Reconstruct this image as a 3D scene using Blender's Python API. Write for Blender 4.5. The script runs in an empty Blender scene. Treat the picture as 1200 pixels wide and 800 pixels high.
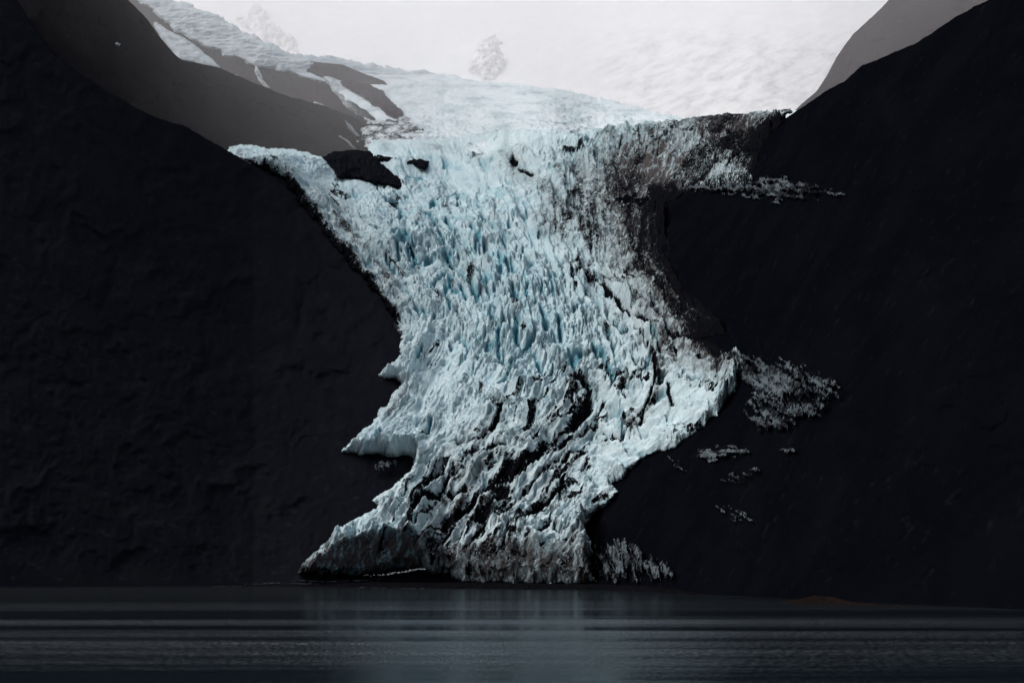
import bpy, math, random
import numpy as np

C = bpy.context.scene
R = math.radians

# ------------------------------------------------------------------ camera, world, sun, exposure
F = 1667.0            # focal length in pixels of a 1200 px wide frame
CAMZ = 19.0           # deck of a ship
VH = 668.9            # image row of the true horizon
PITCH = math.atan((VH - 400.0) / F)
cam_d = bpy.data.cameras.new("camera")
cam_d.sensor_width = 36.0
cam_d.lens = 36.0 * F / 1200.0
cam_d.clip_start = 1.0
cam_d.clip_end = 60000.0
cam = bpy.data.objects.new("camera", cam_d)
C.collection.objects.link(cam)
cam.location = (0, 0, CAMZ)
cam.rotation_euler = (R(90) + PITCH, 0, 0)
C.camera = cam

SUN_EL, SUN_AZ = 50.0, -72.0      # azimuth clockwise from +Y (the sun stands beyond the ice, behind thin cloud)
w = bpy.data.worlds.new("World")
C.world = w
w.use_nodes = True
nt = w.node_tree
nt.nodes.clear()
sky = nt.nodes.new("ShaderNodeTexSky")
sky.sky_type = 'NISHITA'
sky.sun_disc = False
sky.sun_elevation = R(SUN_EL)
sky.sun_rotation = R(SUN_AZ)
sky.altitude = 0
sky.air_density = 0.7
sky.dust_density = 5.0
sky.ozone_density = 0.8
bg = nt.nodes.new("ShaderNodeBackground")
bg.inputs["Strength"].default_value = 0.15
wo = nt.nodes.new("ShaderNodeOutputWorld")
hs = nt.nodes.new("ShaderNodeHueSaturation")          # cloud cover takes the blue out of the sky light
hs.inputs["Saturation"].default_value = 0.45
nt.links.new(sky.outputs[0], hs.inputs["Color"])
nt.links.new(hs.outputs[0], bg.inputs[0])
nt.links.new(bg.outputs[0], wo.inputs[0])

sd_ = bpy.data.lights.new("sun", 'SUN')
sd_.energy = 1.15
sd_.angle = R(50)
sd_.color = (1.0, 0.98, 0.965)
sun = bpy.data.objects.new("sun", sd_)
C.collection.objects.link(sun)
sun.rotation_euler = (R(90 - SUN_EL), 0, R(180 - SUN_AZ))

C.view_settings.view_transform = 'Standard'
C.view_settings.look = 'None'
C.view_settings.exposure = 0.22
C.view_settings.gamma = 1.0
C.view_settings.use_curve_mapping = False
C.cycles.use_denoising = True
C.cycles.max_bounces = 6
C.cycles.diffuse_bounces = 3
C.cycles.glossy_bounces = 3
C.cycles.volume_bounces = 2
C.cycles.transparent_max_bounces = 8

# ------------------------------------------------------------------ geometry of the view: where a point of the valley stands
SP, CP = math.sin(PITCH), math.cos(PITCH)

def elev(v):
    """slope of the line of sight at image row v"""
    b = (400.0 - v) / F
    return (SP + b * CP) / (CP - b * SP)

def point(u, v, Y):
    """the point on that line of sight that stands Y metres up the fjord"""
    b = (400.0 - v) / F
    dy = CP - b * SP
    t = Y / dy
    return np.stack([(u - 600.0) / F * t, Y + 0 * u, CAMZ + (SP + b * CP) * t], -1)

def interp(x, pts):
    p = np.array(pts, float)
    return np.interp(x, p[:, 0], p[:, 1])

def sstep(a, b, x):
    t = np.clip((x - a) / (b - a), 0, 1)
    return t * t * (3 - 2 * t)

# ------------------------------------------------------------------ noise
def _tab(seed):
    r = np.random.RandomState(seed)
    perm = r.permutation(4096)
    ang = r.rand(4096) * 2 * np.pi
    return np.concatenate([perm, perm]), np.cos(ang).astype(np.float32), np.sin(ang).astype(np.float32)
_T = {}
def perlin(x, y, seed=0):
    if seed not in _T: _T[seed] = _tab(seed)
    perm, gx, gy = _T[seed]
    xi = np.floor(x).astype(np.int64); yi = np.floor(y).astype(np.int64)
    xf = (x - xi).astype(np.float32); yf = (y - yi).astype(np.float32)
    fu = xf * xf * xf * (xf * (xf * 6 - 15) + 10); fv = yf * yf * yf * (yf * (yf * 6 - 15) + 10)
    def g(dx, dy):
        h = perm[(perm[(xi + dx) & 4095] + yi + dy) & 4095]
        return gx[h] * (xf - dx) + gy[h] * (yf - dy)
    a = g(0, 0); b = g(1, 0); c = g(0, 1); d = g(1, 1)
    return ((a + (b - a) * fu) * (1 - fv) + (c + (d - c) * fu) * fv) * 1.5

def fbm(x, y, o=5, seed=0, gain=0.5, ridged=False):
    s = 0; a = 1.0; t = 0
    for i in range(o):
        n = perlin(x * 2.03 ** i + 17.3 * i, y * 2.03 ** i - 9.1 * i, seed + i)
        if ridged: n = 1 - 2 * np.abs(n)
        s = s + a * n; t += a; a *= gain
    return s / t

def worley(x, y, seed=0, jit=0.85):
    """distance to nearest and second nearest cell point, and two random numbers of the nearest cell"""
    r = np.random.RandomState(seed); px = r.rand(4096); py = r.rand(4096); h1 = r.rand(4096); h2 = r.rand(4096)
    perm = np.concatenate([r.permutation(4096)] * 2)
    xi = np.floor(x).astype(np.int64); yi = np.floor(y).astype(np.int64)
    f1 = np.full(x.shape, 9.0); f2 = np.full(x.shape, 9.0)
    a = np.zeros(x.shape); b = np.zeros(x.shape); ox = np.zeros(x.shape); oy = np.zeros(x.shape)
    for dx in (-1, 0, 1):
        for dy in (-1, 0, 1):
            h = perm[(perm[(xi + dx) & 4095] + yi + dy) & 4095]
            ex = xi + dx + 0.5 + (px[h] - 0.5) * jit - x; ey = yi + dy + 0.5 + (py[h] - 0.5) * jit - y
            d = np.sqrt(ex * ex + ey * ey)
            m = d < f1
            f2 = np.where(m, f1, np.minimum(f2, d))
            a = np.where(m, h1[h], a); b = np.where(m, h2[h], b); ox = np.where(m, -ex, ox); oy = np.where(m, -ey, oy)
            f1 = np.where(m, d, f1)
    return f1, f2, a, b, ox, oy

def seg_dist(u, v, pts):
    d = np.full(u.shape, 1e9)
    for (x0, y0), (x1, y1) in zip(pts[:-1], pts[1:]):
        dx, dy = x1 - x0, y1 - y0
        t = np.clip(((u - x0) * dx + (v - y0) * dy) / (dx * dx + dy * dy + 1e-9), 0, 1)
        d = np.minimum(d, (u - x0 - t * dx) ** 2 + (v - y0 - t * dy) ** 2)
    return np.sqrt(d)

def inside(u, v, poly):
    c = np.zeros(u.shape, bool)
    n = len(poly)
    for i in range(n):
        x0, y0 = poly[i]; x1, y1 = poly[(i + 1) % n]
        if y0 == y1: continue
        c ^= ((y0 > v) != (y1 > v)) & (u < (x1 - x0) * (v - y0) / (y1 - y0) + x0)
    return c

def sdist(u, v, poly):
    d = seg_dist(u, v, list(poly) + [poly[0]])
    return np.where(inside(u, v, poly), d, -d)

# ------------------------------------------------------------------ mesh from a grid
def grid_mesh(name, P, keep=None, attrs=None, mat=None, smooth=True, parent=None):
    n, m = P.shape[:2]
    idx = np.arange(n * m).reshape(n, m)
    q = np.stack([idx[:-1, :-1], idx[:-1, 1:], idx[1:, 1:], idx[1:, :-1]], -1).reshape(-1, 4)
    if keep is not None:
        k = keep.reshape(-1)
        q = q[k[q].all(1)]
    used = np.zeros(n * m, bool); used[q.reshape(-1)] = True
    remap = np.cumsum(used) - 1
    V = P.reshape(-1, 3)[used]; q = remap[q]
    me = bpy.data.meshes.new(name)
    me.vertices.add(len(V)); me.vertices.foreach_set("co", V.astype(np.float32).reshape(-1))
    me.loops.add(q.size); me.loops.foreach_set("vertex_index", q.astype(np.int32).reshape(-1))
    me.polygons.add(len(q)); me.polygons.foreach_set("loop_start", np.arange(0, q.size, 4, dtype=np.int32))
    me.polygons.foreach_set("loop_total", np.full(len(q), 4, np.int32))
    me.update(calc_edges=True)
    me.polygons.foreach_set("use_smooth", np.full(len(q), smooth))
    for an, av in (attrs or {}).items():
        at = me.attributes.new(an, 'FLOAT', 'POINT')
        at.data.foreach_set("value", np.broadcast_to(av, (n, m)).reshape(-1)[used].astype(np.float32))
    if mat: me.materials.append(mat)
    o = bpy.data.objects.new(name, me)
    C.collection.objects.link(o)
    if parent: o.parent = parent
    return o

def tag(o, label=None, cat=None, group=None, kind=None):
    if label: o["label"] = label
    if cat: o["category"] = cat
    if group: o["group"] = group
    if kind: o["kind"] = kind
    return o

# ------------------------------------------------------------------ materials
def new_mat(name):
    m = bpy.data.materials.new(name); m.use_nodes = True
    t = m.node_tree; t.nodes.clear()
    out = t.nodes.new("ShaderNodeOutputMaterial")
    b = t.nodes.new("ShaderNodeBsdfPrincipled")
    t.links.new(b.outputs[0], out.inputs["Surface"])
    return m, t, b

def N(t, typ, **kw):
    n = t.nodes.new(typ)
    for k, v in kw.items():
        if k in n.inputs: n.inputs[k].default_value = v
        else: setattr(n, k, v)
    return n

def mixc(t, fac, a, b):
    n = t.nodes.new("ShaderNodeMix"); n.data_type = 'RGBA'
    for s, x in ((n.inputs[0], fac), (n.inputs[6], a), (n.inputs[7], b)):
        if isinstance(x, (tuple, float, int)): s.default_value = (*x, 1) if isinstance(x, tuple) else x
        else: t.links.new(x, s)
    return n.outputs[2]

def math_(t, op, a, b=0.0, clamp=False):
    n = t.nodes.new("ShaderNodeMath"); n.operation = op; n.use_clamp = clamp
    for i, x in enumerate((a, b)):
        if isinstance(x, (float, int)): n.inputs[i].default_value = x
        else: t.links.new(x, n.inputs[i])
    return n.outputs[0]

def coords(t, scale=(1, 1, 1)):
    g = t.nodes.new("ShaderNodeNewGeometry")
    mp = t.nodes.new("ShaderNodeMapping"); mp.inputs["Scale"].default_value = scale
    t.links.new(g.outputs["Position"], mp.inputs[0])
    return mp.outputs[0]

def noise(t, co, scale, detail=6, rough=0.6, dist=0.0):
    n = N(t, "ShaderNodeTexNoise", Scale=scale, Detail=detail, Roughness=rough, Distortion=dist)
    t.links.new(co, n.inputs["Vector"])
    return n.outputs["Fac"]

def ramp(t, x, a, b, lo=0.0, hi=1.0):
    n = t.nodes.new("ShaderNodeMapRange"); n.interpolation_type = 'SMOOTHSTEP'
    t.links.new(x, n.inputs[0])
    for i, q in zip((1, 2, 3, 4), (a, b, lo, hi)): n.inputs[i].default_value = q
    return n.outputs[0]

def ice_material(name, white=(0.555, 0.660, 0.688), blue=(0.14, 0.36, 0.44), bump=1.0, scale=1.0, grime=(0.066, 0.061, 0.062)):
    m, t, b = new_mat(name)
    out = t.nodes["Material Output"]
    t.nodes.remove(b)
    b = t.nodes.new("ShaderNodeBsdfDiffuse")          # weathered, crushed ice and rubble scatter like snow
    t.links.new(b.outputs[0], out.inputs["Surface"])
    at = lambda s: N(t, "ShaderNodeAttribute", attribute_name=s).outputs["Fac"]
    co = coords(t)
    n1 = noise(t, co, 0.035 * scale, 8, 0.65)
    n2 = noise(t, co, 0.22 * scale, 6, 0.7, 0.4)
    n3 = noise(t, coords(t, (1, 0.35, 0.35)), 0.12 * scale, 7, 0.7, 0.6)
    bl = math_(t, 'MULTIPLY', at("blue"), ramp(t, n1, 0.25, 0.7, 0.55, 1.3), True)
    c = mixc(t, bl, white, blue)
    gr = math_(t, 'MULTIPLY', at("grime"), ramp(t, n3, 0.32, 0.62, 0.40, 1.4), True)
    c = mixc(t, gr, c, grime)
    dd = math_(t, 'ADD', at("dirt"), ramp(t, n2, 0.3, 0.7, -0.35, 0.35))
    c = mixc(t, ramp(t, dd, 0.4, 0.62), c, (0.0045, 0.0048, 0.0064))
    t.links.new(c, b.inputs["Color"])
    bp = N(t, "ShaderNodeBump", Strength=0.55 * bump, Distance=3.5 / scale)
    hsum = math_(t, 'ADD', n2, math_(t, 'MULTIPLY', n3, 1.3))
    t.links.new(hsum, bp.inputs["Height"]); t.links.new(bp.outputs[0], b.inputs["Normal"])
    return m

def rock_material(name, a, b_, scale=0.01, bump=0.6, dist=12.0):
    m, t, b = new_mat(name)
    out = t.nodes["Material Output"]
    t.nodes.remove(b)
    b = t.nodes.new("ShaderNodeBsdfDiffuse")          # moss and wet shale: no sheen at all
    t.links.new(b.outputs[0], out.inputs["Surface"])
    co = coords(t, (1, 1, 1.0))
    n1 = noise(t, co, scale, 9, 0.65, 0.5)
    n2 = noise(t, co, scale * 7, 6, 0.7)
    c = mixc(t, ramp(t, n1, 0.40, 0.66), a, b_)
    c = mixc(t, ramp(t, n2, 0.56, 0.72, 0, 0.8), c, tuple(min(1, 2.0 * x) for x in b_))
    t.links.new(c, b.inputs["Color"])
    bp = N(t, "ShaderNodeBump", Strength=bump, Distance=dist)
    t.links.new(math_(t, 'ADD', n1, math_(t, 'MULTIPLY', n2, 0.3)), bp.inputs["Height"]); t.links.new(bp.outputs[0], b.inputs["Normal"])
    return m

M_ICE = ice_material("glacier_ice")
M_DIRTYICE = ice_material("dirty_ice", white=(0.115, 0.134, 0.146), blue=(0.040, 0.075, 0.095), bump=1.0, grime=(0.014, 0.014, 0.017))
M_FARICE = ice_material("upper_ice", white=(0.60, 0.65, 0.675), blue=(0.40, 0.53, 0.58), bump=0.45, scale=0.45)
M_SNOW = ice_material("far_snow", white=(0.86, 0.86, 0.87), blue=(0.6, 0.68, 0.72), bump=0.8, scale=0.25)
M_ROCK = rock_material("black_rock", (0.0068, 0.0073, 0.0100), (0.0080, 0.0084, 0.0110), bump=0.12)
M_ROCKR = rock_material("black_rock_dimmed", (0.0019, 0.0022, 0.0035), (0.0027, 0.0030, 0.0043), bump=0.12)  # same rock; colour darkened to even out sunlight on the right slope
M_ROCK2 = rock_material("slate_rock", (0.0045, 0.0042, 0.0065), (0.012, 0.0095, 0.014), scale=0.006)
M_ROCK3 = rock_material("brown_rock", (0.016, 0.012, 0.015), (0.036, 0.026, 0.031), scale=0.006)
M_GRAVEL = rock_material("wet_gravel", (0.0030, 0.0031, 0.0040), (0.005, 0.005, 0.006), scale=0.15, dist=1.0)
M_RED = rock_material("rust_gravel", (0.0070, 0.0048, 0.0044), (0.0105, 0.0070, 0.0062), scale=0.1, dist=1.0)

# ------------------------------------------------------------------ the valley: depth functions (metres up the fjord)
SHORE = [(-500, 690), (0, 688), (300, 686), (520, 686), (700, 689), (860, 696), (960, 702), (1100, 708), (1200, 712), (1700, 724)]
def shore_Y(u):
    return CAMZ * F / (interp(u, SHORE) - VH)
def slope(u):
    return 0.65 + 0.40 * sstep(430, -50, u) + 0.40 * sstep(780, 1250, u)
def bed_Y(u, v):
    s = slope(u); y0 = np.minimum(shore_Y(u), 1850.0)
    e = elev(v)
    y = (s * y0 + CAMZ) / np.maximum(s - e, 0.08)
    y = np.where(e < -CAMZ / y0, CAMZ / np.maximum(-e, 1e-4), y)
    return y

LEFT_TOP = [(-500, -330), (-200, -190), (-60, -75), (20, 0), (35, 25), (65, 65), (100, 90), (125, 107), (170, 132), (190, 140), (215, 147), (260, 173), (300, 196), (330, 207), (400, 214), (470, 218), (620, 224)]
RIGHT_TOP = [(600, 224), (640, 205), (760, 190), (860, 172), (905, 150), (932, 131), (960, 112), (990, 95), (1010, 77), (1052, 60), (1075, 50), (1120, 20), (1157, 0), (1250, -50), (1400, -120), (1700, -240)]

def ridge(name, u0, u1, top, bot, Yf, mat, du=2.0, rows=420, rough=5.0, jag=3.2, back=900.0, bslope=0.9, seed=1, relief=0.010):
    u = np.arange(u0, u1 + du, du)
    vt = interp(u, top) + jag * fbm(u / 26.0, 0 * u + seed, 7, seed, 0.66)
    vb = interp(u, bot) if isinstance(bot, list) else np.full(u.shape, float(bot))
    t = np.linspace(0, 1, rows)[:, None]
    U = np.broadcast_to(u, (rows, len(u))); Vv = vb + (vt - vb) * t
    Y = Yf(U, Vv)
    wq = fbm(U / 60.0, Vv / 60.0, 4, seed + 30)
    n = 0.8 * fbm(U / 80.0 + wq, Vv / 70.0 + wq, 5, seed + 20, 0.45) + 0.12 * fbm(U / 12.0 + 0.6 * wq + Vv / 50.0, Vv / 40.0 + wq, 7, seed + 24, 0.7)
    fall = sstep(0.0, 0.06, t)
    cw = 0.9 * np.exp(-((U - 590) / 190.0) ** 2)          # the bed lies deeper under the ice
    P = point(U, Vv, Y * (1 + relief * (n + cw) * fall))
    k = np.linspace(0, 1, 14)[1:, None]
    last = P[-1]
    Bk = np.stack([np.broadcast_to(last[:, 0], (13, len(u))), last[:, 1] + back * k, last[:, 2] - back * bslope * k ** 1.3], -1)
    Bk[..., 2] += rough * 6 * fbm(U[:13] / 30, k * 8 + 3, 4, seed + 5) * k
    P = np.concatenate([P, Bk], 0)
    return grid_mesh(name, P, mat=mat)

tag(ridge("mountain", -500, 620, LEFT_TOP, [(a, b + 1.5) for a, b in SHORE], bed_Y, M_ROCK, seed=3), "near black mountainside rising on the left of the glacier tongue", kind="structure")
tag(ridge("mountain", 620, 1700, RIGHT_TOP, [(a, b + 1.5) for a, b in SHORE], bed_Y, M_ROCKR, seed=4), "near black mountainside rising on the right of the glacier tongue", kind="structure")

# ------------------------------------------------------------------ ice sheets
def ice_sheet(name, poly, Yf, mat, du=0.7, thick=32.0, edge=12.0, disp=None, fields=None, ragged=3.0, seed=50, dv=None, trim=-2.5, cut=None):
    P_ = np.array(poly, float)
    u0, v0 = P_.min(0) - 6; u1, v1 = P_.max(0) + 6
    dv = dv or du
    U, Vv = np.meshgrid(np.arange(u0, u1, du), np.arange(v1, v0, -dv))
    wu = ragged * fbm(U / 18, Vv / 14, 5, seed, 0.6); wv = ragged * 0.8 * fbm(U / 18 + 40, Vv / 14, 5, seed + 7, 0.6)
    S = sdist(U + wu, Vv + wv, [tuple(p) for p in P_])
    th = thick(U, Vv) if callable(thick) else thick
    Y = Yf(U, Vv) - th * (np.sqrt(np.clip(S / edge, 0, 1)) - 0.0) + np.where(S < 0, -S * 8, 0) + 3
    P = point(U, Vv, Y)
    h = disp(U, Vv, S) if disp else 0 * U
    h = h * sstep(-1, edge * 0.7, S)
    P[..., 2] += h * 0.66
    P[..., 1] -= h * 0.80
    a = fields(U, Vv, S, h) if fields else dict(blue=0.3 + 0 * U, grime=0 * U, dirt=0 * U)
    keep = S > trim
    if cut: keep &= a['dirt'] < cut          # bare rock shows between the scraps of ice
    return grid_mesh(name, P, keep=keep, attrs=a, mat=mat)

GL = [(268, 174), (292, 171), (330, 177), (368, 182), (384, 189), (393, 206), (420, 206), (436, 166), (500, 160), (560, 156), (600, 150), (625, 152), (645, 157), (690, 155), (740, 149),
      (800, 142), (818, 139), (860, 137), (890, 133), (925, 131), (915, 145), (895, 165), (890, 190), (880, 215), (850, 222), (805, 224), (782, 240), (785, 300), (800, 335), (835, 368), (850, 392), (820, 397), (850, 412),
      (868, 418), (872, 432), (862, 440), (864, 452), (852, 466), (842, 486), (812, 508), (792, 524), (768, 530), (752, 536), (734, 552), (716, 568), (725, 578), (706, 590), (688, 604),
      (683, 620), (690, 640), (690, 656), (698, 682), (640, 684), (580, 683), (544, 681), (515, 672), (495, 664), (450, 669), (424, 673), (380, 673), (351, 670),
      (360, 657), (379, 640), (405, 616), (428, 604), (450, 595), (437, 586), (461, 572), (480, 554), (487, 544), (487, 534), (440, 531), (401, 529),
      (418, 512), (442, 490), (457, 471), (474, 447), (444, 438), (472, 420), (469, 385), (450, 352), (428, 330), (405, 305), (378, 270), (352, 238), (330, 208), (300, 196)]

ML = [(250, 150), (290, 185), (360, 235), (420, 310), (468, 380), (436, 455), (330, 580), (220, 700)]
MR = [(960, 100), (880, 150), (800, 215), (790, 300), (845, 390), (856, 455), (795, 515), (695, 590), (640, 645), (590, 720)]
def flow_psi(u, v):
    dl = seg_dist(u, v, ML); dr = seg_dist(u, v, MR)
    return dl / (dl + dr + 1e-6)

DIRT_SHADE = [  # (polyline, half width, strength)
    ([(318, 208), (352, 243), (385, 280), (425, 325), (455, 362)], 20, 0.72),
    ([(370, 225), (392, 245), (405, 270)], 16, 0.45),
    ([(395, 270), (430, 300), (450, 330)], 26, 0.42),
    ([(598, 188), (612, 205), (640, 228), (660, 255), (700, 275), (735, 300)], 12, 0.66),
    ([(640, 262), (680, 285), (730, 320), (770, 350), (830, 388)], 15, 0.58),
    ([(650, 215), (690, 235), (720, 260)], 20, 0.35),
    ([(700, 330), (760, 366), (800, 386), (848, 404)], 4, 0.72),
    ([(720, 212), (770, 214), (830, 215)], 10, 0.60),
    ([(728, 215), (755, 270), (770, 320), (800, 360), (840, 390)], 50, 0.74),  # right margin and wall: rock debris with mountain shade painted in
    ([(690, 225), (730, 290), (775, 350), (810, 385)], 46, 0.66),
    ([(775, 230), (790, 300), (810, 350)], 25, 0.95),
    ([(790, 160), (850, 165), (905, 175)], 42, 0.66),
    ([(815, 195), (860, 180), (900, 165)], 30, 0.86),
    ([(590, 150 + 40), (650, 190)], 10, 0.3),
    ([(690, 470), (670, 485), (645, 505), (610, 522), (580, 545), (545, 575), (500, 600)], 16, 0.42),
    ([(640, 410), (655, 440), (690, 470), (720, 452)], 6, 0.25),
    ([(585, 480), (570, 505), (545, 520), (505, 560), (485, 585)], 8, 0.50),
    ([(665, 545), (640, 580), (615, 600), (600, 625)], 13, 0.50),
    ([(612, 560), (580, 590), (540, 610), (510, 640)], 18, 0.50),
    ([(505, 640), (540, 652), (580, 655), (640, 665), (700, 670)], 16, 0.74),
    ([(505, 655), (540, 668), (590, 675)], 9, 0.5),
    ([(770, 470), (790, 480), (740, 500)], 5, 0.5),
    ([(762, 402), (766, 430), (770, 460), (764, 480), (748, 492)], 3.5, 0.85),
    ([(835, 405), (862, 432), (866, 445)], 4, 0.6),
    ([(500, 175), (560, 186)], 5, 0.25),
    ([(476, 452), (470, 470), (455, 485)], 6, 0.55),
    ([(352, 666), (420, 672), (490, 664)], 4, 0.45),
    ([(560, 655), (700, 655)], 26, 0.30),
]
BLUE = [([(500, 250), (560, 290), (600, 330), (620, 400)], 70, 0.75), ([(540, 310), (560, 350)], 40, 0.6), ([(450, 215), (520, 250)], 45, 0.4),
        ([(660, 400), (710, 420)], 35, 0.35), ([(820, 440), (850, 440)], 30, 0.3), ([(420, 648), (485, 655)], 18, 1.0), ([(430, 515), (480, 510)], 25, 0.45),
        ([(660, 205), (700, 175), (760, 165)], 26, 0.6), ([(600, 290), (650, 330)], 50, 0.4), ([(640, 640), (650, 655)], 8, 0.8)]

def blobs(u, v, lst, pw=2.0):
    s = 0 * u
    for pts, wd, st in lst:
        s = np.maximum(s, st * np.exp(-(seg_dist(u, v, pts) / wd) ** pw * 0.7))
    return s

CRACKS = [  # open fractures holding black rubble: (line, half width, depth)
    ([(588, 478), (582, 496), (565, 516), (538, 527)], 2.2, 1), ([(546, 539), (573, 534), (592, 530)], 1.8, .9),
    ([(668, 523), (642, 528), (628, 543), (601, 555), (579, 571), (554, 590), (521, 615)], 5.5, 1), ([(626, 545), (612, 556), (600, 566)], 5, 1),
    ([(485, 600), (496, 585), (516, 581), (545, 578)], 3.2, 1), ([(494, 573), (516, 560)], 3.0, 1), ([(562, 614), (578, 596), (593, 579)], 6.5, 1),
    ([(556, 588), (575, 580), (594, 576)], 3.0, .9), ([(626, 599), (640, 592), (650, 584), (660, 576)], 4.0, 1), ([(670, 503), (679, 496), (689, 487)], 5.0, 1),
    ([(699, 497), (708, 484)], 2.4, 1), ([(640, 508), (625, 516), (630, 526)], 2.5, .8), ([(705, 510), (719, 518), (732, 515)], 1.2, .8),
    ([(640, 560), (656, 551), (683, 532), (705, 524), (727, 516), (748, 500)], 1.5, .8), ([(604, 571), (623, 554), (645, 538), (672, 521), (700, 507)], 1.6, .9),
    ([(612, 617), (622, 606), (634, 598)], 2.8, .9), ([(617, 637), (634, 623), (648, 612)], 2.0, .8), ([(634, 645), (650, 634), (672, 642)], 1.6, .7),
    ([(759, 400), (760, 417), (766, 430), (767, 455), (760, 475), (752, 490), (750, 503)], 1.5, .9), ([(782, 462), (784, 472), (787, 481)], 2.2, .9),
    ([(745, 385), (755, 397)], 2.2, .7), ([(720, 472), (732, 481)], 1.2, .8), ([(675, 460), (690, 472), (686, 490)], 3.4, 1),
    ([(667, 312), (680, 313), (691, 318)], 1.8, .9), ([(666, 319), (677, 327), (688, 331)], 1.3, .8),
    ([(705, 340), (720, 357), (735, 370), (755, 377), (775, 387), (795, 395), (820, 400)], 2.0, .9), ([(842, 415), (852, 426), (861, 436)], 1.8, .9),
    ([(600, 186), (604, 190)], 3.0, 1), ([(612, 196), (622, 204)], 2.5, .9), ([(740, 430), (752, 446), (750, 462)], 1.2, .6), ([(728, 440), (736, 455), (730, 470)], 1.2, .6),
    ([(700, 430), (712, 448), (708, 468)], 1.4, .6), ([(655, 545), (640, 556), (622, 575), (605, 590)], 1.6, .8), ([(545, 556), (525, 566), (508, 584)], 1.6, .8),
    ([(580, 610), (560, 628), (545, 645)], 2.4, .8), ([(530, 625), (515, 640), (508, 655)], 3.0, .8), ([(600, 620), (590, 640), (592, 655)], 1.8, .7), ([(660, 600), (648, 618), (655, 630)], 1.4, .6)]
SLITS = [  # open blue crevasses
    ([(505, 348), (509, 337), (517, 330), (527, 329)], 1.8), ([(522, 354), (524, 342), (528, 333)], 2.4), ([(586, 306), (587, 329)], 2.4), ([(606, 386), (605, 406)], 2.6),
    ([(585, 398), (584, 420)], 2.4), ([(562, 325), (566, 340)], 1.6), ([(541, 342), (545, 355)], 1.6), ([(552, 338), (556, 352)], 1.4), ([(598, 318), (604, 332)], 1.5), ([(634, 372), (640, 392)], 2.4),
    ([(654, 380), (658, 402)], 1.8), ([(668, 432), (672, 448)], 2.6), ([(705, 428), (711, 446), (714, 462)], 3.2), ([(630, 428), (634, 446)], 2.2), ([(716, 415), (720, 430)], 1.8),
    ([(690, 410), (702, 440)], 1.8), ([(500, 512), (506, 500)], 1.8), ([(440, 520), (446, 508)], 1.5), ([(478, 300), (480, 312)], 1.4), ([(466, 296), (468, 310)], 1.4), ([(495, 410), (488, 425)], 1.6),
    ([(612, 340), (618, 352), (616, 366)], 1.6), ([(640, 345), (648, 356)], 1.6), ([(574, 368), (580, 384)], 1.7), ([(540, 400), (548, 412)], 1.5)]

def lines_mask(u, v, lst, i=None):
    s_ = np.zeros(u.shape)
    for item in lst:
        pts, wd = item[0], item[1]; st = item[2] if len(item) > 2 else 1.0
        p = np.array(pts, float); lo = p.min(0) - 14; hi = p.max(0) + 14
        m = (u > lo[0]) & (u < hi[0]) & (v > lo[1]) & (v < hi[1])
        d = seg_dist(u[m], v[m], pts)
        s_[m] = np.maximum(s_[m], st * np.exp(-(d / wd) ** 2 * 0.8))
    return s_

_cache = {}
def glacier_noise(U, V):
    psi = flow_psi(U, V)
    wx = 6 * fbm(U / 40, V / 40, 4, 81); wy = 9 * fbm(U / 45, V / 45, 4, 91)
    A = psi * 1.0 + wx / 320.0           # across the flow
    B = V + wy                           # along the flow
    _cache.update(psi=psi, A=A, B=B)
    return psi, A, B

def blur(a, r):
    """box blur of a grid, twice"""
    for _ in range(2):
        for ax in (0, 1):
            n = a.shape[ax]
            c = np.cumsum(np.insert(a, 0, 0, axis=ax), axis=ax)
            i = np.arange(n); lo = np.clip(i - r, 0, n); hi = np.clip(i + r + 1, 0, n)
            d = (hi - lo).astype(float)
            a = (np.take(c, hi, ax) - np.take(c, lo, ax)) / (d[:, None] if ax == 0 else d[None, :])
    return a

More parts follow.
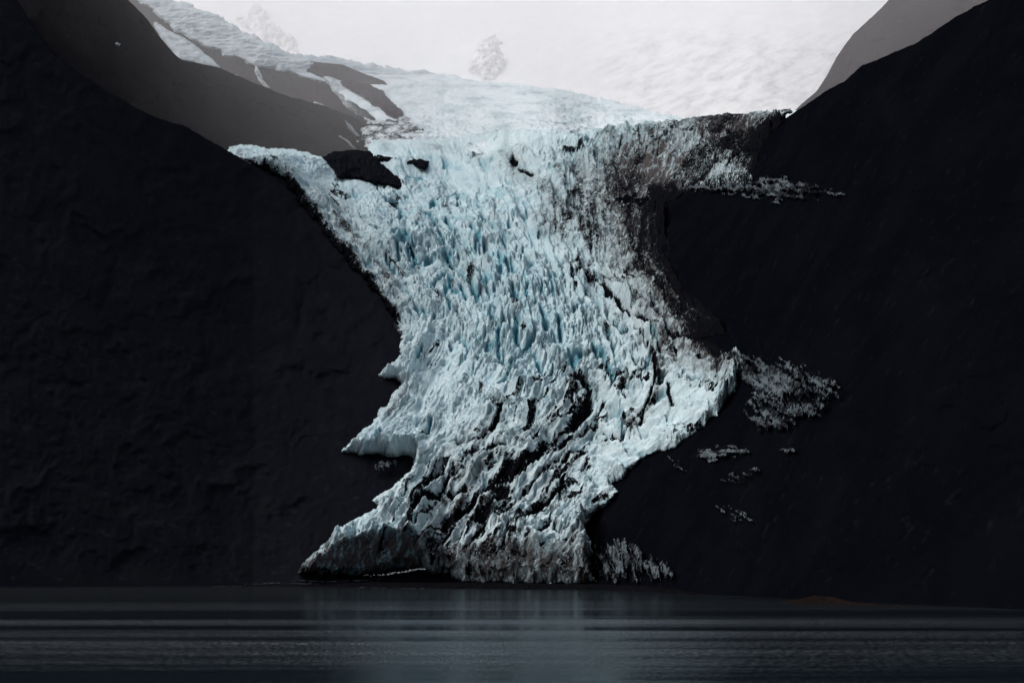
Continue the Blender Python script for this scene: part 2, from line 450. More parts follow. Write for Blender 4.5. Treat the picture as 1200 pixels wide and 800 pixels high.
def glacier_disp(U, V, S):
    psi, A, B = glacier_noise(U, V)
    G = lambda pts, wd: np.exp(-(seg_dist(U, V, pts) / wd) ** 2)
    var = fbm(U / 55, V / 38, 3, 15)
    rough = 0.42 + 0.52 * G([(530, 300), (600, 350), (640, 420), (690, 430)], 65.0) + 0.45 * G([(680, 180), (880, 165)], 25.0) \
        - 0.55 * G([(440, 185), (530, 198), (600, 190)], 22.0) - 0.25 * G([(380, 215), (480, 240), (600, 235)], 28.0) - 0.20 * G([(800, 440), (780, 500), (720, 550)], 40.0) + 0.75 * var - 0.32 * G([(690, 470), (600, 560), (500, 640)], 65.0) - 0.5 * G([(380, 665), (470, 650)], 20.0) - 0.18 * G([(450, 480), (520, 480)], 40.0)
    rough = np.clip(rough, 0.10, 1.3)
    ww = fbm(U / 24, V / 18, 4, 17)
    big = 26 * fbm(U / 95, V / 62, 3, 11)
    # lumps and hollows of the broken surface
    lump = 19 * fbm(U / 40 + 0.8 * ww, V / 24 + 0.8 * ww, 5, 19, 0.45, ridged=True)
    step = 10 * fbm(A * 8, B / 16, 3, 21, ridged=True)
    # seracs: blocks with their own height and tilt, crevasses between
    f1, f2, a, b, ox, oy = worley(A * 40 + 0.9 * fbm(U / 13, V / 15, 4, 33), B / 13.0 + 0.9 * fbm(U / 14, V / 12, 4, 35), 5)
    crack = np.exp(-((f2 - f1) / 0.13) ** 2)
    blk = 13 * (a - 0.5) + 16 * (b - 0.5) * ox - 9 * oy
    # long flutes running with the flow
    zone = G([(500, 270), (560, 330), (620, 400), (700, 420), (760, 430)], 60.0)
    fl = fbm(A * 64 + 0.5 * ww, B / 30, 4, 61, 0.55, ridged=True)
    fl2 = fbm(A * 110 + 0.8 * ww, B / 24, 3, 71, 0.6)
    slab = G([(690, 470), (600, 560), (500, 640)], 70.0)
    sl = fbm(A * 30 + 0.3 * ww, B / 20, 3, 121)
    slit = sstep(0.26, 0.46, sl + 0.12 * zone) * np.clip(zone * 1.6 + 0.25, 0, 1)
    led = fbm(A * 14 + 0.35 * ww, B / 70 + 0.3 * ww, 4, 111, 0.45, ridged=True)
    raw = rough * (lump + step + 0.65 * blk - 7 * crack) + (2.0 + 6 * zone) * fl * rough + 1.2 * fl2 - 15 * slit + slab * (24 * led + 3 * fl)
    wu = 3.0 * fbm(U / 9, V / 9, 3, 181); wv_ = 3.0 * fbm(U / 9 + 50, V / 9, 3, 183)
    ck = lines_mask(U + wu, V + wv_, CRACKS); bs = lines_mask(U + 0.6 * wu, V + wv_, SLITS)
    _cache.update(ck=ck, bs=bs)
    raw = raw - 13 * ck - 17 * bs + 13 * (0.35 + rough) * fbm(A * 26 + 0.4 * ww, B / 90 + 0.2 * ww, 4, 187, 0.5, ridged=True)
    raw = raw * (1 - 0.45 * np.clip(side_shade(U, V), 0, 1)) * (1 - 0.75 * sstep(190, 168, V) * sstep(690, 630, U) * sstep(420, 440, U))
    h = big + raw + 1.2 * fbm(U / 6, V / 4.5, 3, 101, 0.55)
    cav = raw - blur(raw, 16)
    _cache.update(rough=rough, crack=crack, slit=slit, fl=fl, slab=slab, zone=zone, cav=cav, ww=ww, led=led)
    return h

def side_shade(U, V):  # right margin, where mountain shade is painted into the ice colour
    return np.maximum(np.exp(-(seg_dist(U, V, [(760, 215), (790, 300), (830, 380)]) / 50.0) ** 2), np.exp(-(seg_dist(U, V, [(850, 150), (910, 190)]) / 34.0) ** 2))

def glacier_fields(U, V, S, h):
    A, B, psi, ww = _cache['A'], _cache['B'], _cache['psi'], _cache['ww']
    cav, slab = _cache['cav'], _cache['slab']
    D = blobs(U, V, DIRT_SHADE)
    nf = fbm(A * 27 + 0.6 * ww, B / 78 + 0.5 * ww, 6, 131, 0.58)
    ni = fbm(U / 17, V / 9, 5, 141, 0.62)
    side = side_shade(U, V)  # adds painted mountain shade to the real debris on the right
    mmap = np.exp(-(seg_dist(U, V, [(268, 174), (300, 196), (352, 238), (405, 305), (460, 375)]) / 14.0) ** 2) + np.exp(-(seg_dist(U, V, [(925, 131), (890, 200), (782, 240), (800, 335), (850, 392)]) / 30.0) ** 2)
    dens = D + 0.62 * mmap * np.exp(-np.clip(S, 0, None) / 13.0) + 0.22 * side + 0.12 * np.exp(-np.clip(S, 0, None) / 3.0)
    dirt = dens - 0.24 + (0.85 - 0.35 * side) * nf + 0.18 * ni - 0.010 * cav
    dirt = dirt * sstep(0.02, 0.3, dens)
    # black threads of rock in the fractures
    hn = fbm(A * 20 + 0.5 * ww, B / 46 + 0.3 * ww, 4, 161, 0.55, ridged=True)
    hair = sstep(0.52, 0.70, hn) * sstep(0.05, 0.40, fbm(U / 50, V / 50, 2, 171) - 0.05 + 0.55 * slab)
    dirt = np.maximum(dirt, 0.78 * hair)
    dirt = np.maximum(dirt, np.clip(1.25 * _cache['ck'] + 0.35 * ni, 0, 1) * (_cache['ck'] > 0.25))
    streak = fbm(A * 42 + 0.4 * ww, B / 95, 5, 191, 0.62)
    blue = 0.15 + 0.40 * blobs(U, V, BLUE) * (0.6 + 1.1 * ni) + 0.75 * _cache['slit'] + 0.9 * _cache['bs'] + 0.035 * np.clip(-cav - 2, 0, 30) * (1 - 0.6 * slab) + 0.30 * ni
    face = sstep(-3, 5, V - interp(U, CLIFF)) * sstep(500, 480, U)
    blue = np.maximum(blue, face * (0.85 + 0.4 * ni))
    blue = blue * (1 - 0.6 * sstep(195, 165, V) * sstep(690, 630, U) * sstep(420, 440, U))
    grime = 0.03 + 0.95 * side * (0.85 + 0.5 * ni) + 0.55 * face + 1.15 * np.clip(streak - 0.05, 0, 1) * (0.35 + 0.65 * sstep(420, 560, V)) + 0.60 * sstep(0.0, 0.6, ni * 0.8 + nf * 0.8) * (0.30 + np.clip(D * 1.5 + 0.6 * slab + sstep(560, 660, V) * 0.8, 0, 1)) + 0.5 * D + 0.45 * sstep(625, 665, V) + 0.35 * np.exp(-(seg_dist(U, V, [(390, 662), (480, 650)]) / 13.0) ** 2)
    return dict(blue=np.clip(blue, 0, 1), grime=np.clip(grime, 0, 1), dirt=np.clip(dirt, 0, 1))

CLIFF = [(340, 668), (375, 650), (400, 638), (440, 629), (490, 624), (512, 652), (560, 654), (620, 640), (690, 645), (730, 670)]
LIP = [(380, 186), (430, 186), (560, 184), (600, 176), (628, 165), (650, 150), (700, 120)]
def glacier_Y(U, V):
    """the tongue's own slope, and above the lip the flatter ice of the upper valley"""
    vl = interp(U, LIP)
    y = bed_Y(U, np.maximum(V, vl)) + np.clip(vl - V, 0, 400) * 20
    # the snout ends in a standing ice cliff
    vt = interp(U, CLIFF) + 3 * fbm(U / 15, 0 * U, 3, 77)
    foot = bed_Y(U, 0 * V + 683.0) + 4
    top = bed_Y(U, vt) - foot
    off = np.where(V > vt, y - foot - (V - vt) * 0.15, top * np.exp(-np.clip(vt - V, 0, 999) / 38.0))
    return y - np.clip(off, 0, 400) * sstep(330, 345, U)

g = ice_sheet("glacier", GL, glacier_Y, M_ICE, du=0.72, dv=0.55, thick=lambda U, V: 20 - 17 * np.clip(side_shade(U, V), 0, 1), edge=9, disp=glacier_disp, fields=glacier_fields, ragged=7.5)
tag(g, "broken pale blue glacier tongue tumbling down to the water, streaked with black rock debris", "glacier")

# ------------------------------------------------------------------ smaller ice on the black slopes
def patch_disp(scale=1.0, amp=1.0):
    def f(U, V, S):
        f1, f2, a, b, ox, oy = worley(U / (7 * scale) + fbm(U / 9, V / 9, 3, 201), V / (6 * scale) + fbm(U / 9, V / 9, 3, 203), 9)
        return 0.9 * amp * (3 * (a - 0.5) - 3 * oy - 2 * np.exp(-((f2 - f1) / 0.2) ** 2) + 6 * fbm(U / 9, V / 7, 5, 205, 0.6, ridged=True))
    return f
def patch_fields(dirt0, grime0, blue0, ang=0.5, fade=None, seed=300, fx=30, fy=4.5):
    def f(U, V, S, h):
        ca, sa = math.cos(ang), math.sin(ang)
        a = U * ca + V * sa; b = -U * sa + V * ca
        n = fbm(a / fx + 0.5 * fbm(U / 12, V / 12, 3, seed + 3), b / fy + 0.8 * fbm(U / 15, V / 12, 3, seed + 4), 6, seed, 0.66); n2 = fbm(U / 30, V / 22, 3, seed + 9)
        d = dirt0 + 0.08 + 1.3 * n + 0.35 * n2 + 0.7 * np.exp(-np.clip(S, 0, None) / 5)
        if fade: d = d + fade(U, V)
        return dict(dirt=np.clip(d, 0, 1), grime=np.clip(0.9 * grime0 - 0.25 + (0.8 * fade(U, V) if fade else 0) + 0.9 * n2 + 1.3 * fbm(U / 11, V / 8, 5, seed + 77, 0.6), 0, 1), blue=np.clip(blue0 + 0.4 * n, 0, 1))
    return f

def near(off): return lambda U, V: bed_Y(U, V) - off
PATCHES = [
    ([(800, 214), (850, 212), (905, 205), (950, 212), (992, 221), (998, 231), (960, 238), (915, 240), (880, 232), (830, 230), (800, 226)],
     "dim band of dirty ice crossing the black slope below the upper ice cliff", dict(dirt0=0.38, grime0=0.72, blue0=0.3, ang=0.12, fade=lambda U, V: 0.15 * sstep(900, 1000, U)), 0.9),
    ([(856, 414), (905, 416), (950, 428), (985, 436), (1002, 452), (985, 470), (970, 490), (940, 497), (925, 505), (890, 512), (872, 485), (878, 462), (866, 440)],
     "largest patch of debris covered ice beside the right lobe of the glacier", dict(dirt0=0.36, grime0=0.62, blue0=0.35, ang=0.6, fade=lambda U, V: 0.32 * sstep(880, 1000, U)), 0.9),
    ([(812, 530), (830, 523), (858, 522), (882, 526), (872, 534), (840, 540), (815, 541)],
     "slim grey ice streak lying just below the right lobe of the glacier", dict(dirt0=0.22, grime0=0.75, blue0=0.2, ang=-0.1), 0.5),
    ([(784, 534), (800, 541), (804, 552), (790, 549)],
     "smallest grey ice scrap on the black rock close to the right glacier edge", dict(dirt0=0.25, grime0=0.8, blue0=0.2, ang=0.6), 0.4),
    ([(845, 556), (862, 548), (890, 546), (896, 555), (878, 562), (872, 574), (850, 572)],
     "ragged grey ice scrap in the middle of the black slope below the right lobe", dict(dirt0=0.38, grime0=0.8, blue0=0.15, ang=0.3), 0.4),
    ([(836, 588), (852, 592), (872, 598), (888, 606), (886, 617), (862, 612), (842, 602)],
     "slanting grey ice scrap low on the black slope right of the glacier snout", dict(dirt0=0.36, grime0=0.8, blue0=0.15, ang=0.5), 0.4),
    ([(890, 524), (930, 522), (955, 526), (958, 534), (920, 536), (895, 532)],
     "thin dotted line of ice scraps rightmost below the debris covered ice", dict(dirt0=0.55, grime0=0.85, blue0=0.1, ang=0.1), 0.4),
    ([(694, 632), (715, 628), (745, 632), (770, 650), (790, 662), (800, 676), (786, 684), (740, 685), (700, 684), (690, 660)],
     "dark fluted ice wall at the waterline right of the glacier snout", dict(dirt0=0.44, grime0=0.8, blue0=0.3, ang=1.35, seed=340, fade=lambda U, V: 0.15 * sstep(750, 800, U)), 0.6),
    ([(430, 538), (446, 536), (464, 537), (468, 546), (452, 554), (436, 552)],
     "faint ice crumbs on the black rock under the left pointed lobe", dict(dirt0=0.50, grime0=0.8, blue0=0.3, ang=1.2), 0.3),
    ([(416, 604), (432, 602), (434, 607), (420, 608)],
     "tiny pale ice crumb just left of the lower glacier edge", dict(dirt0=0.35, grime0=0.6, blue0=0.3, ang=0.0), 0.2),
]
for i, (poly, lab, kw, dsc) in enumerate(PATCHES):
    kw = dict(kw); kw.setdefault('seed', 300 + 13 * i)
    o = ice_sheet("ice_patch", poly, near(9), M_DIRTYICE, du=0.75, thick=9, edge=8, disp=patch_disp(1, dsc), fields=patch_fields(**kw), ragged=12, seed=60 + i, cut=0.80)
    tag(o, lab, "ice patch", "patches of dead ice on the black slopes")

# ------------------------------------------------------------------ dark rocks standing out of the ice at the lip
def rock_sheet(name, poly, Yf, mat, label, cat="rock outcrop", group=None, thick=30, edge=14, amp=6, du=0.8, ragged=4, seed=400):
    def disp(U, V, S):
        return amp * fbm(U / 14, V / 9, 5, seed, 0.6, ridged=True)
    o = ice_sheet(name, poly, Yf, mat, du=du, thick=thick, edge=edge, disp=disp, ragged=ragged, seed=seed)
    return tag(o, label, cat, group)

rock_sheet("rock_outcrop", [(380, 184), (392, 179), (410, 177), (425, 178), (436, 178), (440, 182), (463, 183), (466, 187), (446, 187), (440, 188), (450, 196), (462, 205), (475, 214), (470, 217), (450, 215), (430, 211), (410, 207), (396, 207), (394, 198), (384, 190)],
           lambda U, V: glacier_Y(U, V) - 34, M_ROCK, "black wedge shaped rock standing out of the ice at the lip of the icefall", ragged=6, thick=14, edge=10, amp=9)
rock_sheet("rock_outcrop", [(474, 190), (484, 187), (494, 188), (500, 192), (498, 196), (490, 194), (484, 191), (478, 193)],
           lambda U, V: glacier_Y(U, V) - 34, M_ROCK, "small broken black rocks in the snow right of the wedge shaped rock", thick=6, edge=4, amp=2, ragged=6, seed=420)

# ------------------------------------------------------------------ upper valley
def upper_Y(U, V):
    vl = interp(U, LIP[:5] + [(650, 158), (1000, 150)])
    return bed_Y(U, vl) + np.clip(vl - V, 0, 999) * 20 + 25 + 250 * sstep(620, 700, U)
def up_disp(U, V, S):
    k = 0.35 + 0.65 * sstep(110, 160, V) * sstep(420, 520, U) + 0.4 * sstep(430, 380, U)
    return 14 * fbm(U / 70, V / 12, 4, 501) + k * (7 * fbm(U / 16, V / 4.0, 5, 511, 0.55, ridged=True) + 3 * fbm(U / 5, V / 2.2, 3, 521))
def up_fields(U, V, S, h):
    n = fbm(U / 30, V / 7, 5, 531, 0.6)
    return dict(blue=np.clip(0.30 + 0.7 * n, 0, 1), grime=np.clip(0.10 + 0.5 * n - 0.1, 0, 1), dirt=np.clip(0.1 + 0.4 * fbm(U / 9, V / 3, 4, 541) , 0, 0.45))
UP = [(120, -60), (160, -20), (200, 0), (250, 18), (300, 45), (345, 65), (400, 70), (450, 80), (500, 86), (560, 96), (650, 106), (720, 121), (800, 140), (960, 131), (960, 175), (700, 215), (500, 215), (428, 190), (440, 182), (480, 170), (470, 160),
      (430, 130), (405, 112), (385, 96), (340, 84), (300, 76), (262, 62), (230, 46), (205, 34), (188, 18), (172, 6), (140, -20), (100, -50)]
def up2_Y(U, V):
    return np.minimum(upper_Y(U, V), 5300 + (120 - V) * 4) * sstep(300, 480, U) + (1 - sstep(300, 480, U)) * (5050 + (110 - V) * 4.0)
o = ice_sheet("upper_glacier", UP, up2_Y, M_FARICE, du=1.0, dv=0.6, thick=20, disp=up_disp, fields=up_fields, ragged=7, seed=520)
tag(o, "pale hazy upper glacier feeding the icefall, sweeping down from the upper left", "glacier")
SIDE = [(382, 92), (398, 96), (415, 108), (440, 126), (462, 138), (455, 142), (430, 138), (410, 128), (398, 114)]
HANG = [(182, 28), (198, 38), (215, 46), (232, 58), (246, 70), (256, 79), (240, 77), (222, 72), (208, 70), (200, 56), (190, 44)]

RIDGE2 = [(-500, -300), (-100, -140), (60, -60), (150, 0), (172, 22), (186, 42), (203, 62), (212, 70), (258, 80), (300, 98), (340, 114), (380, 124), (420, 140), (440, 156), (462, 178), (520, 215)]
def r2_Y(U, V):
    return 3780 + 900 * sstep(0, 480, U) + (180 - V) * 1.3
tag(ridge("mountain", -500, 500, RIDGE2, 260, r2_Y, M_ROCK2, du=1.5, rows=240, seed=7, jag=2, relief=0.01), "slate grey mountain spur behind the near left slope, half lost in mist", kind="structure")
RIDGE3 = [(-300, -200), (60, -80), (120, -50), (200, 8), (250, 26), (300, 52), (345, 70), (400, 76), (450, 95), (480, 130), (496, 160), (500, 200)]
def r3_Y(U, V):
    return 5090 + (110 - V) * 4.2
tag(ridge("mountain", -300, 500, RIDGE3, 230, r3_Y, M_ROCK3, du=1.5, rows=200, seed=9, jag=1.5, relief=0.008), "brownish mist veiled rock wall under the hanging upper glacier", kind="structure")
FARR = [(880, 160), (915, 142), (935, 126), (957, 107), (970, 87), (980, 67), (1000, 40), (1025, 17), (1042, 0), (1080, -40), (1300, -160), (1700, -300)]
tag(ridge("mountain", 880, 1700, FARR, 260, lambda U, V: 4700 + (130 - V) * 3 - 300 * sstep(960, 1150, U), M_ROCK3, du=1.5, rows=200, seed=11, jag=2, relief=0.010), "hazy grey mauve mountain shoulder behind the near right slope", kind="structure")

def simple_fields(d=0.1, g_=0.1, b=0.3):
    def f(U, V, S, h):
        n = fbm(U / 12, V / 6, 5, 601, 0.62)
        return dict(blue=np.clip(b + 0.5 * n, 0, 1), grime=np.clip(g_ + 0.6 * n, 0, 1), dirt=np.clip(d + 0.8 * n, 0, 1))
    return f
def s_disp(U, V, S): return 5 * fbm(U / 9, V / 5, 4, 611, 0.6)
tag(ice_sheet("hanging_glacier", HANG, lambda U, V: r3_Y(U, V) - 40, M_FARICE, du=0.8, thick=15, edge=5, disp=s_disp, fields=simple_fields(0.0, 0.1, 0.4), ragged=2, seed=620),
    "tapering white ice apron on the rock wall at the upper left", "glacier")
tag(ice_sheet("hanging_glacier", SIDE, lambda U, V: r3_Y(U, V) - 40, M_FARICE, du=0.8, thick=15, edge=5, disp=s_disp, fields=simple_fields(0.1, 0.2, 0.35), ragged=3, seed=630),
    "pale ice tongue between two hazy rock ribs above the black wedge shaped rock", "glacier")
RIBS = [([(392, 92), (404, 95), (408, 90), (420, 96), (428, 98), (446, 108), (462, 124), (472, 132), (464, 136), (452, 130), (436, 120), (418, 108)], "dark hazy rock rib dividing the upper glacier from its side tongue"),
        ([(430, 140), (450, 144), (470, 140), (490, 146), (494, 160), (488, 172), (470, 178), (440, 178), (420, 165)], "mottled snow dusted rock foot at the end of the hazy spur")]
for i, (p, lab) in enumerate(RIBS):
    def Yr(U, V, i=i): return up2_Y(U, V) - (70 if i == 0 else 0) if i == 0 else np.minimum(up2_Y(U, V), r2_Y(U, V) + 500) - 40
    o = ice_sheet("rock_rib", p, Yr, M_FARICE if i else M_ROCK3, du=0.8, thick=25, edge=6, disp=s_disp, fields=simple_fields(0.45, 0.3, 0.2), ragged=5 + 9 * i, seed=640 + i)
    tag(o, lab, "rock outcrop")
STREAKS = [([(300, 78), (304, 84), (308, 94), (316, 103), (311, 103), (304, 95), (299, 84)], r3_Y, "thin snow gully dropping from the hanging ice on the misty rock wall"),
           ([(276, 87), (284, 91), (288, 94), (280, 91)], r3_Y, "leftmost small snow dash on the misty rock wall"),
           ([(369, 120), (380, 124), (378, 127), (368, 123)], r3_Y, "bright small snow dash above the end of the slate grey spur"),
           ([(405, 142), (412, 148), (420, 160), (417, 160), (408, 150)], r2_Y, "upper thin snow streak on the slate grey spur"),
           ([(398, 159), (406, 164), (418, 175), (412, 173), (402, 164)], r2_Y, "lower thin snow streak on the slate grey spur"),
           ([(137, 50), (141, 52), (140, 54), (136, 52)], r2_Y, "lone tiny snow speck on the dark upper left spur")]
for i, (p, yf, lab) in enumerate(STREAKS):
    tag(ice_sheet("snow_patch", p, (lambda U, V, yf=yf: yf(U, V) - 60), M_FARICE, du=0.6, thick=8, edge=3, disp=None, fields=simple_fields(0.15, 0.3, 0.1), ragged=2, seed=650 + i, trim=-1), lab, "snow patch", "snow patches on the misty rock walls")

# far snowfield rising behind everything
def back_fields(U, V, S, h):
    ra = U * 0.94 - V * 0.34; rb = U * 0.34 + V * 0.94
    n = fbm(ra / 26 + fbm(U / 60, V / 40, 3, 705), rb / 9, 6, 701, 0.66)
    r = sstep(640, 760, U) * sstep(20, 70, V)
    return dict(blue=np.clip(0.15 + 0.2 * n, 0, 1), grime=np.clip(0.55 * n * (0.15 + r) + 0.12 * r, 0, 1), dirt=np.clip(-0.25 + 0.5 * n * r, 0, 0.3))
def back_disp(U, V, S): return 40 * fbm(U / 160, V / 40, 3, 721) + 9 * fbm(U / 40, V / 9, 5, 731, 0.55, ridged=True)
BACK = [(-500, -420), (1750, -420), (1750, 230), (-500, 230)]
def back_Y(U, V): return 7600 + (150 - V) * 20 - 1300 * sstep(650, 950, U)
tag(ice_sheet("snowfield", BACK, back_Y, M_SNOW, du=2.2, dv=1.4, thick=10, disp=back_disp, fields=back_fields, ragged=3, seed=740), "far white snowfield fading into cloud", kind="structure")
PEAKS = [([(282, 22), (292, 10), (300, 8), (308, 16), (318, 28), (330, 34), (342, 44), (352, 60), (330, 54), (310, 50), (295, 40)], "faint snow streaked peak showing through the mist at upper left", 0.12),
         ([(552, 72), (560, 58), (572, 46), (580, 40), (588, 52), (590, 72), (582, 86), (566, 90), (552, 84)], "faint rounded rock island in the far snowfield at top centre", 0.26)]
for i, (p, lab, d0) in enumerate(PEAKS):
    def pdsp(U, V, S): return 40 * fbm(U / 16, V / 12, 5, 751, 0.6, ridged=True)
    tag(ice_sheet("snow_peak" if i == 0 else "rock_outcrop", p, lambda U, V: back_Y(U, V) - 90, M_SNOW, du=0.9, thick=60, edge=14, disp=pdsp, fields=simple_fields(d0, 0.3, 0.1), ragged=14, seed=760 + i), lab, "mountain peak" if i == 0 else "rock outcrop")

# ------------------------------------------------------------------ shore
def beach():
    U, T = np.meshgrid(np.arange(300, 860, 1.5), np.linspace(0, 1, 40))
    vf = interp(U, [(300, 687), (350, 686.5), (420, 687.5), (520, 689), (640, 690), (720, 691), (860, 698)]) + 0.5 * fbm(U / 25, 0 * U, 3, 801)
    Yn = CAMZ * F / (vf - VH)
    Y = Yn + T * 260
    z = -0.6 + 5.5 * sstep(0, 0.35, T) * sstep(300, 430, U) * sstep(860, 760, U) + 0.9 * fbm(U / 8, T * 14, 4, 803) * sstep(0.02, 0.2, T)
    X = (U - 600) / F * Yn / CP
    return grid_mesh("beach", np.stack([X, Y, z], -1), mat=M_GRAVEL)
tag(beach(), "dark gravel bar in front of the glacier snout", kind="structure")

def water_at(u, v):
    p = point(np.array(float(u)), np.array(float(v)), np.array(CAMZ * F / (v - VH)))
    return float(p[0]), CAMZ * F / (v - VH)

rnd = random.Random(5)
def boulder_mesh(name, mat, seed, flat=0.7):
    import bmesh
    r = random.Random(seed)
    bm = bmesh.new()
    for _ in range(22):
        a = r.uniform(0, 2 * math.pi); z = r.uniform(-0.5, 1); q = math.sqrt(max(0, 1 - z * z))
        bm.verts.new((q * math.cos(a) * r.uniform(.8, 1.1), q * math.sin(a) * r.uniform(.7, 1), (z + 0.2) * flat))
    res = bmesh.ops.convex_hull(bm, input=bm.verts)
    bmesh.ops.delete(bm, geom=[e for e in res['geom_interior'] if isinstance(e, bmesh.types.BMVert)], context='VERTS')
    bmesh.ops.bevel(bm, geom=bm.edges[:], offset=0.06, segments=1, affect='EDGES')
    me = bpy.data.meshes.new(name); bm.to_mesh(me); bm.free()
    me.materials.append(mat)
    return me
M_BERG, t_, b_ = new_mat("stranded_ice")
n_ = noise(t_, coords(t_), 0.6, 5, 0.6)
t_.links.new(mixc(t_, ramp(t_, n_, 0.35, 0.65), (0.34, 0.37, 0.38), (0.16, 0.18, 0.19)), b_.inputs["Base Color"])
b_.inputs["Roughness"].default_value = 0.6
bms = [boulder_mesh("ice_block", M_BERG, s) for s in range(5)]
for i in range(64):
    k = rnd.random()
    u = 425 + 72 * k ** 0.7; v = 673.6 - 7.5 * max(0, (u - 440) / 55) ** 1.2 + rnd.uniform(-0.8, 1.0)
    Y = 1800.0
    p = point(np.array(u), np.array(v), np.array(Y))
    o = bpy.data.objects.new("ice_block", bms[i % 5]); C.collection.objects.link(o)
    s = rnd.uniform(0.6, 1.7) * (1.3 if u > 455 else 0.8)
    # the blocks lie on the beach slope
    o.location = (float(p[0]), Y, float(p[2]) - 0.3 * s); o.scale = (s * 1.3, s, s * 0.8); o.rotation_euler = (0, 0, rnd.uniform(0, 6))
    tag(o, "small white ice block stranded on the dark beach under the blue ice face", "ice block", "ice blocks stranded under the left ice face")

def strip(pts, wd, label, seed):
    us = np.linspace(pts[0][0], pts[-1][0], 220); vs = interp(us, pts) + 0.35 * fbm(us / 14, 0 * us, 3, seed)
    T = np.linspace(-1, 1, 9)[:, None]
    wdt = wd * (0.35 + 0.65 * np.clip(fbm(us / 9, 0 * us + 2, 3, seed + 1) + 0.5, 0, 1)) * np.sin(np.pi * np.linspace(0, 1, 220)) ** 0.5
    Y = np.minimum(CAMZ * F / (vs - VH), 1846.0)         # on the water, or stranded on the foot of the bank
    X = (us - 600) / F * Y / CP + 0 * T
    YY = Y + T * wdt * np.where(Y < 1846, 1, 0.12)
    z = np.maximum(CAMZ + elev(vs) * Y, 0) + np.where(Y < 1846, 0, 0.6 * T) + 0.05 + 0.5 * (1 - T ** 2) * (0.6 + 0.4 * fbm(us / 3, T * 2 + 0 * us, 2, seed + 2)) - 0.25
    at = 0 * YY
    gap = fbm(us / 7 + 0 * T, T * 0.6 + 0 * us, 4, seed + 5) > -0.12
    o = grid_mesh("brash_ice", np.stack([X, YY, z + 0 * YY], -1), keep=gap, attrs=dict(dirt=np.clip(0.30 + 0.6 * fbm(us / 5 + 0 * T, T * 2 + 0 * us, 4, seed + 3), 0, 1), grime=0.75 + at, blue=0.2 + at), mat=M_DIRTYICE)
    tag(o, label, "brash ice", "lines of brash ice along the shore")
strip([(295, 684), (330, 682.5), (380, 683.5), (420, 683), (450, 681)], 26, "long thin pale line of brash ice below the left tip of the snout", 811)
strip([(345, 679), (390, 681), (430, 679.5), (455, 677.5)], 22, "upper thin pale line of brash ice close under the left tip of the snout", 821)
strip([(245, 686), (270, 686.6), (300, 686.2)], 18, "short faint line of brash ice left of the long one", 831)
strip([(400, 684.5), (430, 687.5), (470, 688.6), (500, 689)], 18, "short pale edge line of brash ice before the gravel bar", 841)

# rust coloured bank on the right shore
def bank():
    U, T = np.meshgrid(np.linspace(905, 1075, 160), np.linspace(-1, 1, 36))
    v = interp(U, [(905, 704), (955, 705), (1075, 711)])
    Yc = CAMZ * F / (v - VH)
    hh = interp(U, [(905, 0), (925, 2.2), (945, 4.6), (965, 4.2), (985, 1.9), (1010, 1.0), (1050, 0.5), (1075, 0)])
    z = hh * (1 - T ** 2) ** 0.8 - 0.4 + 0.5 * fbm(U / 5, T * 4, 4, 851) * (1 - T ** 2)
    return grid_mesh("gravel_bank", np.stack([(U - 600) / F * Yc / CP, Yc + 18 * T, z], -1), mat=M_RED)
tag(bank(), "low rust red gravel bank on the dark right shore", "gravel bank")

# ------------------------------------------------------------------ water
mw, t, b = new_mat("fjord_water")
b.inputs["Base Color"].default_value = (0.003, 0.008, 0.012, 1)
b.inputs["IOR"].default_value = 1.33
b.inputs["Specular IOR Level"].default_value = 0.0
# silt laden water: a dark body under a slightly dulled mirror
out_ = t.nodes["Material Output"]
gl = N(t, "ShaderNodeBsdfGlossy"); gl.inputs["Color"].default_value = (0.40, 0.435, 0.46, 1)
fr = N(t, "ShaderNodeFresnel", IOR=1.30)
mx = t.nodes.new("ShaderNodeMixShader")
t.links.new(fr.outputs[0], mx.inputs[0]); t.links.new(b.outputs[0], mx.inputs[1]); t.links.new(gl.outputs[0], mx.inputs[2])
t.links.new(mx.outputs[0], out_.inputs["Surface"])
wind = noise(t, coords(t, (0.0011, 0.0085, 1)), 1.0, 4, 0.55, 0.3)
wind2 = noise(t, coords(t, (0.003, 0.04, 1)), 1.0, 3, 0.5)
wv = ramp(t, math_(t, 'ADD', wind, math_(t, 'MULTIPLY', wind2, 0.35)), 0.54, 0.80)
g_ = t.nodes.new("ShaderNodeNewGeometry"); sx = t.nodes.new("ShaderNodeSeparateXYZ")
t.links.new(g_.outputs["Position"], sx.inputs[0])
calm = ramp(t, sx.outputs[1], 1050.0, 420.0, 0.10, 1.0)          # sheltered water under the ice stays smooth
wv = math_(t, 'MULTIPLY', wv, calm)
grain = ramp(t, noise(t, coords(t, (1.9, 0.17, 1)), 1.0, 3, 0.6), 0.42, 0.62)
rip = noise(t, coords(t, (1.5, 0.16, 1)), 1.0, 5, 0.62, 0.4)
rip2 = noise(t, coords(t, (0.5, 0.9, 1)), 1.0, 3, 0.5)
hgt = math_(t, 'ADD', rip, math_(t, 'MULTIPLY', rip2, 0.7))
bp = N(t, "ShaderNodeBump", Distance=1.0)
t.links.new(hgt, bp.inputs["Height"])
t.links.new(math_(t, 'ADD', math_(t, 'MULTIPLY', wv, 0.16), 0.012), bp.inputs["Strength"])
t.links.new(bp.outputs[0], gl.inputs["Normal"]); t.links.new(bp.outputs[0], fr.inputs["Normal"])
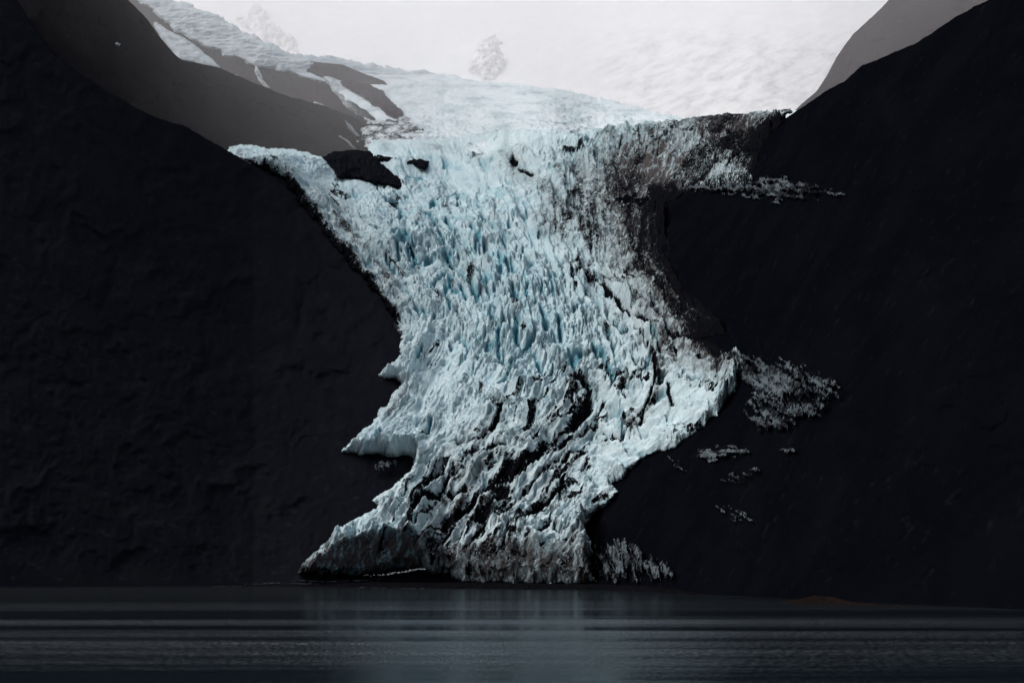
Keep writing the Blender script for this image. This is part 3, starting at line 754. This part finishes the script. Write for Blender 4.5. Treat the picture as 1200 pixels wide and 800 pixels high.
t.links.new(math_(t, 'ADD', math_(t, 'MULTIPLY', math_(t, 'MULTIPLY', wv, math_(t, 'ADD', grain, 0.15)), 0.15), 0.105), gl.inputs["Roughness"])
xs = np.concatenate([np.linspace(-9000, -1200, 12), np.linspace(-1100, 1100, 40), np.linspace(1200, 9000, 12)])
ys = np.concatenate([np.linspace(-4000, 100, 10), np.linspace(150, 2600, 60)])
XX, YY = np.meshgrid(xs, ys)
tag(grid_mesh("water", np.stack([XX, YY, 0 * XX], -1), mat=mw), "dark rippled fjord water", kind="structure")

# ------------------------------------------------------------------ mist bank filling the upper valley
def mist():
    import bmesh
    bm = bmesh.new()
    # front edge further up the valley on the left, wavy in plan
    xs = np.linspace(-9000, 9000, 40)
    yf = 3650 + 290 * sstep(-300, -1100, xs) - 110 * np.exp(-((xs + 100) / 200.0) ** 2) + 40 * fbm(xs / 900, 0 * xs, 3, 901)
    rows = []
    for x, y in zip(xs, yf):
        rows.append([bm.verts.new((x, y, 300)), bm.verts.new((x, y, 0.47 * y + 150)), bm.verts.new((x, 16500, 7900)), bm.verts.new((x, 16500, 300))])
    for r0, r1 in zip(rows[:-1], rows[1:]):
        for k in range(4):
            bm.faces.new((r0[k], r1[k], r1[(k + 1) % 4], r0[(k + 1) % 4]))
    bm.faces.new(rows[0]); bm.faces.new(rows[-1][::-1])
    bmesh.ops.recalc_face_normals(bm, faces=bm.faces)
    me = bpy.data.meshes.new("mist"); bm.to_mesh(me); bm.free()
    m = bpy.data.materials.new("mist"); m.use_nodes = True
    t = m.node_tree; t.nodes.clear()
    out = t.nodes.new("ShaderNodeOutputMaterial")
    pv = t.nodes.new("ShaderNodeVolumePrincipled")
    pv.inputs["Color"].default_value = (0.97, 0.97, 0.98, 1)
    pv.inputs["Density"].default_value = 0.000185
    pv.inputs["Anisotropy"].default_value = 0.25
    t.links.new(pv.outputs[0], out.inputs["Volume"])
    m.cycles.homogeneous_volume = True
    me.materials.append(m)
    o = bpy.data.objects.new("mist", me); C.collection.objects.link(o)
    return o
tag(mist(), "pale mist filling the upper valley", kind="stuff")
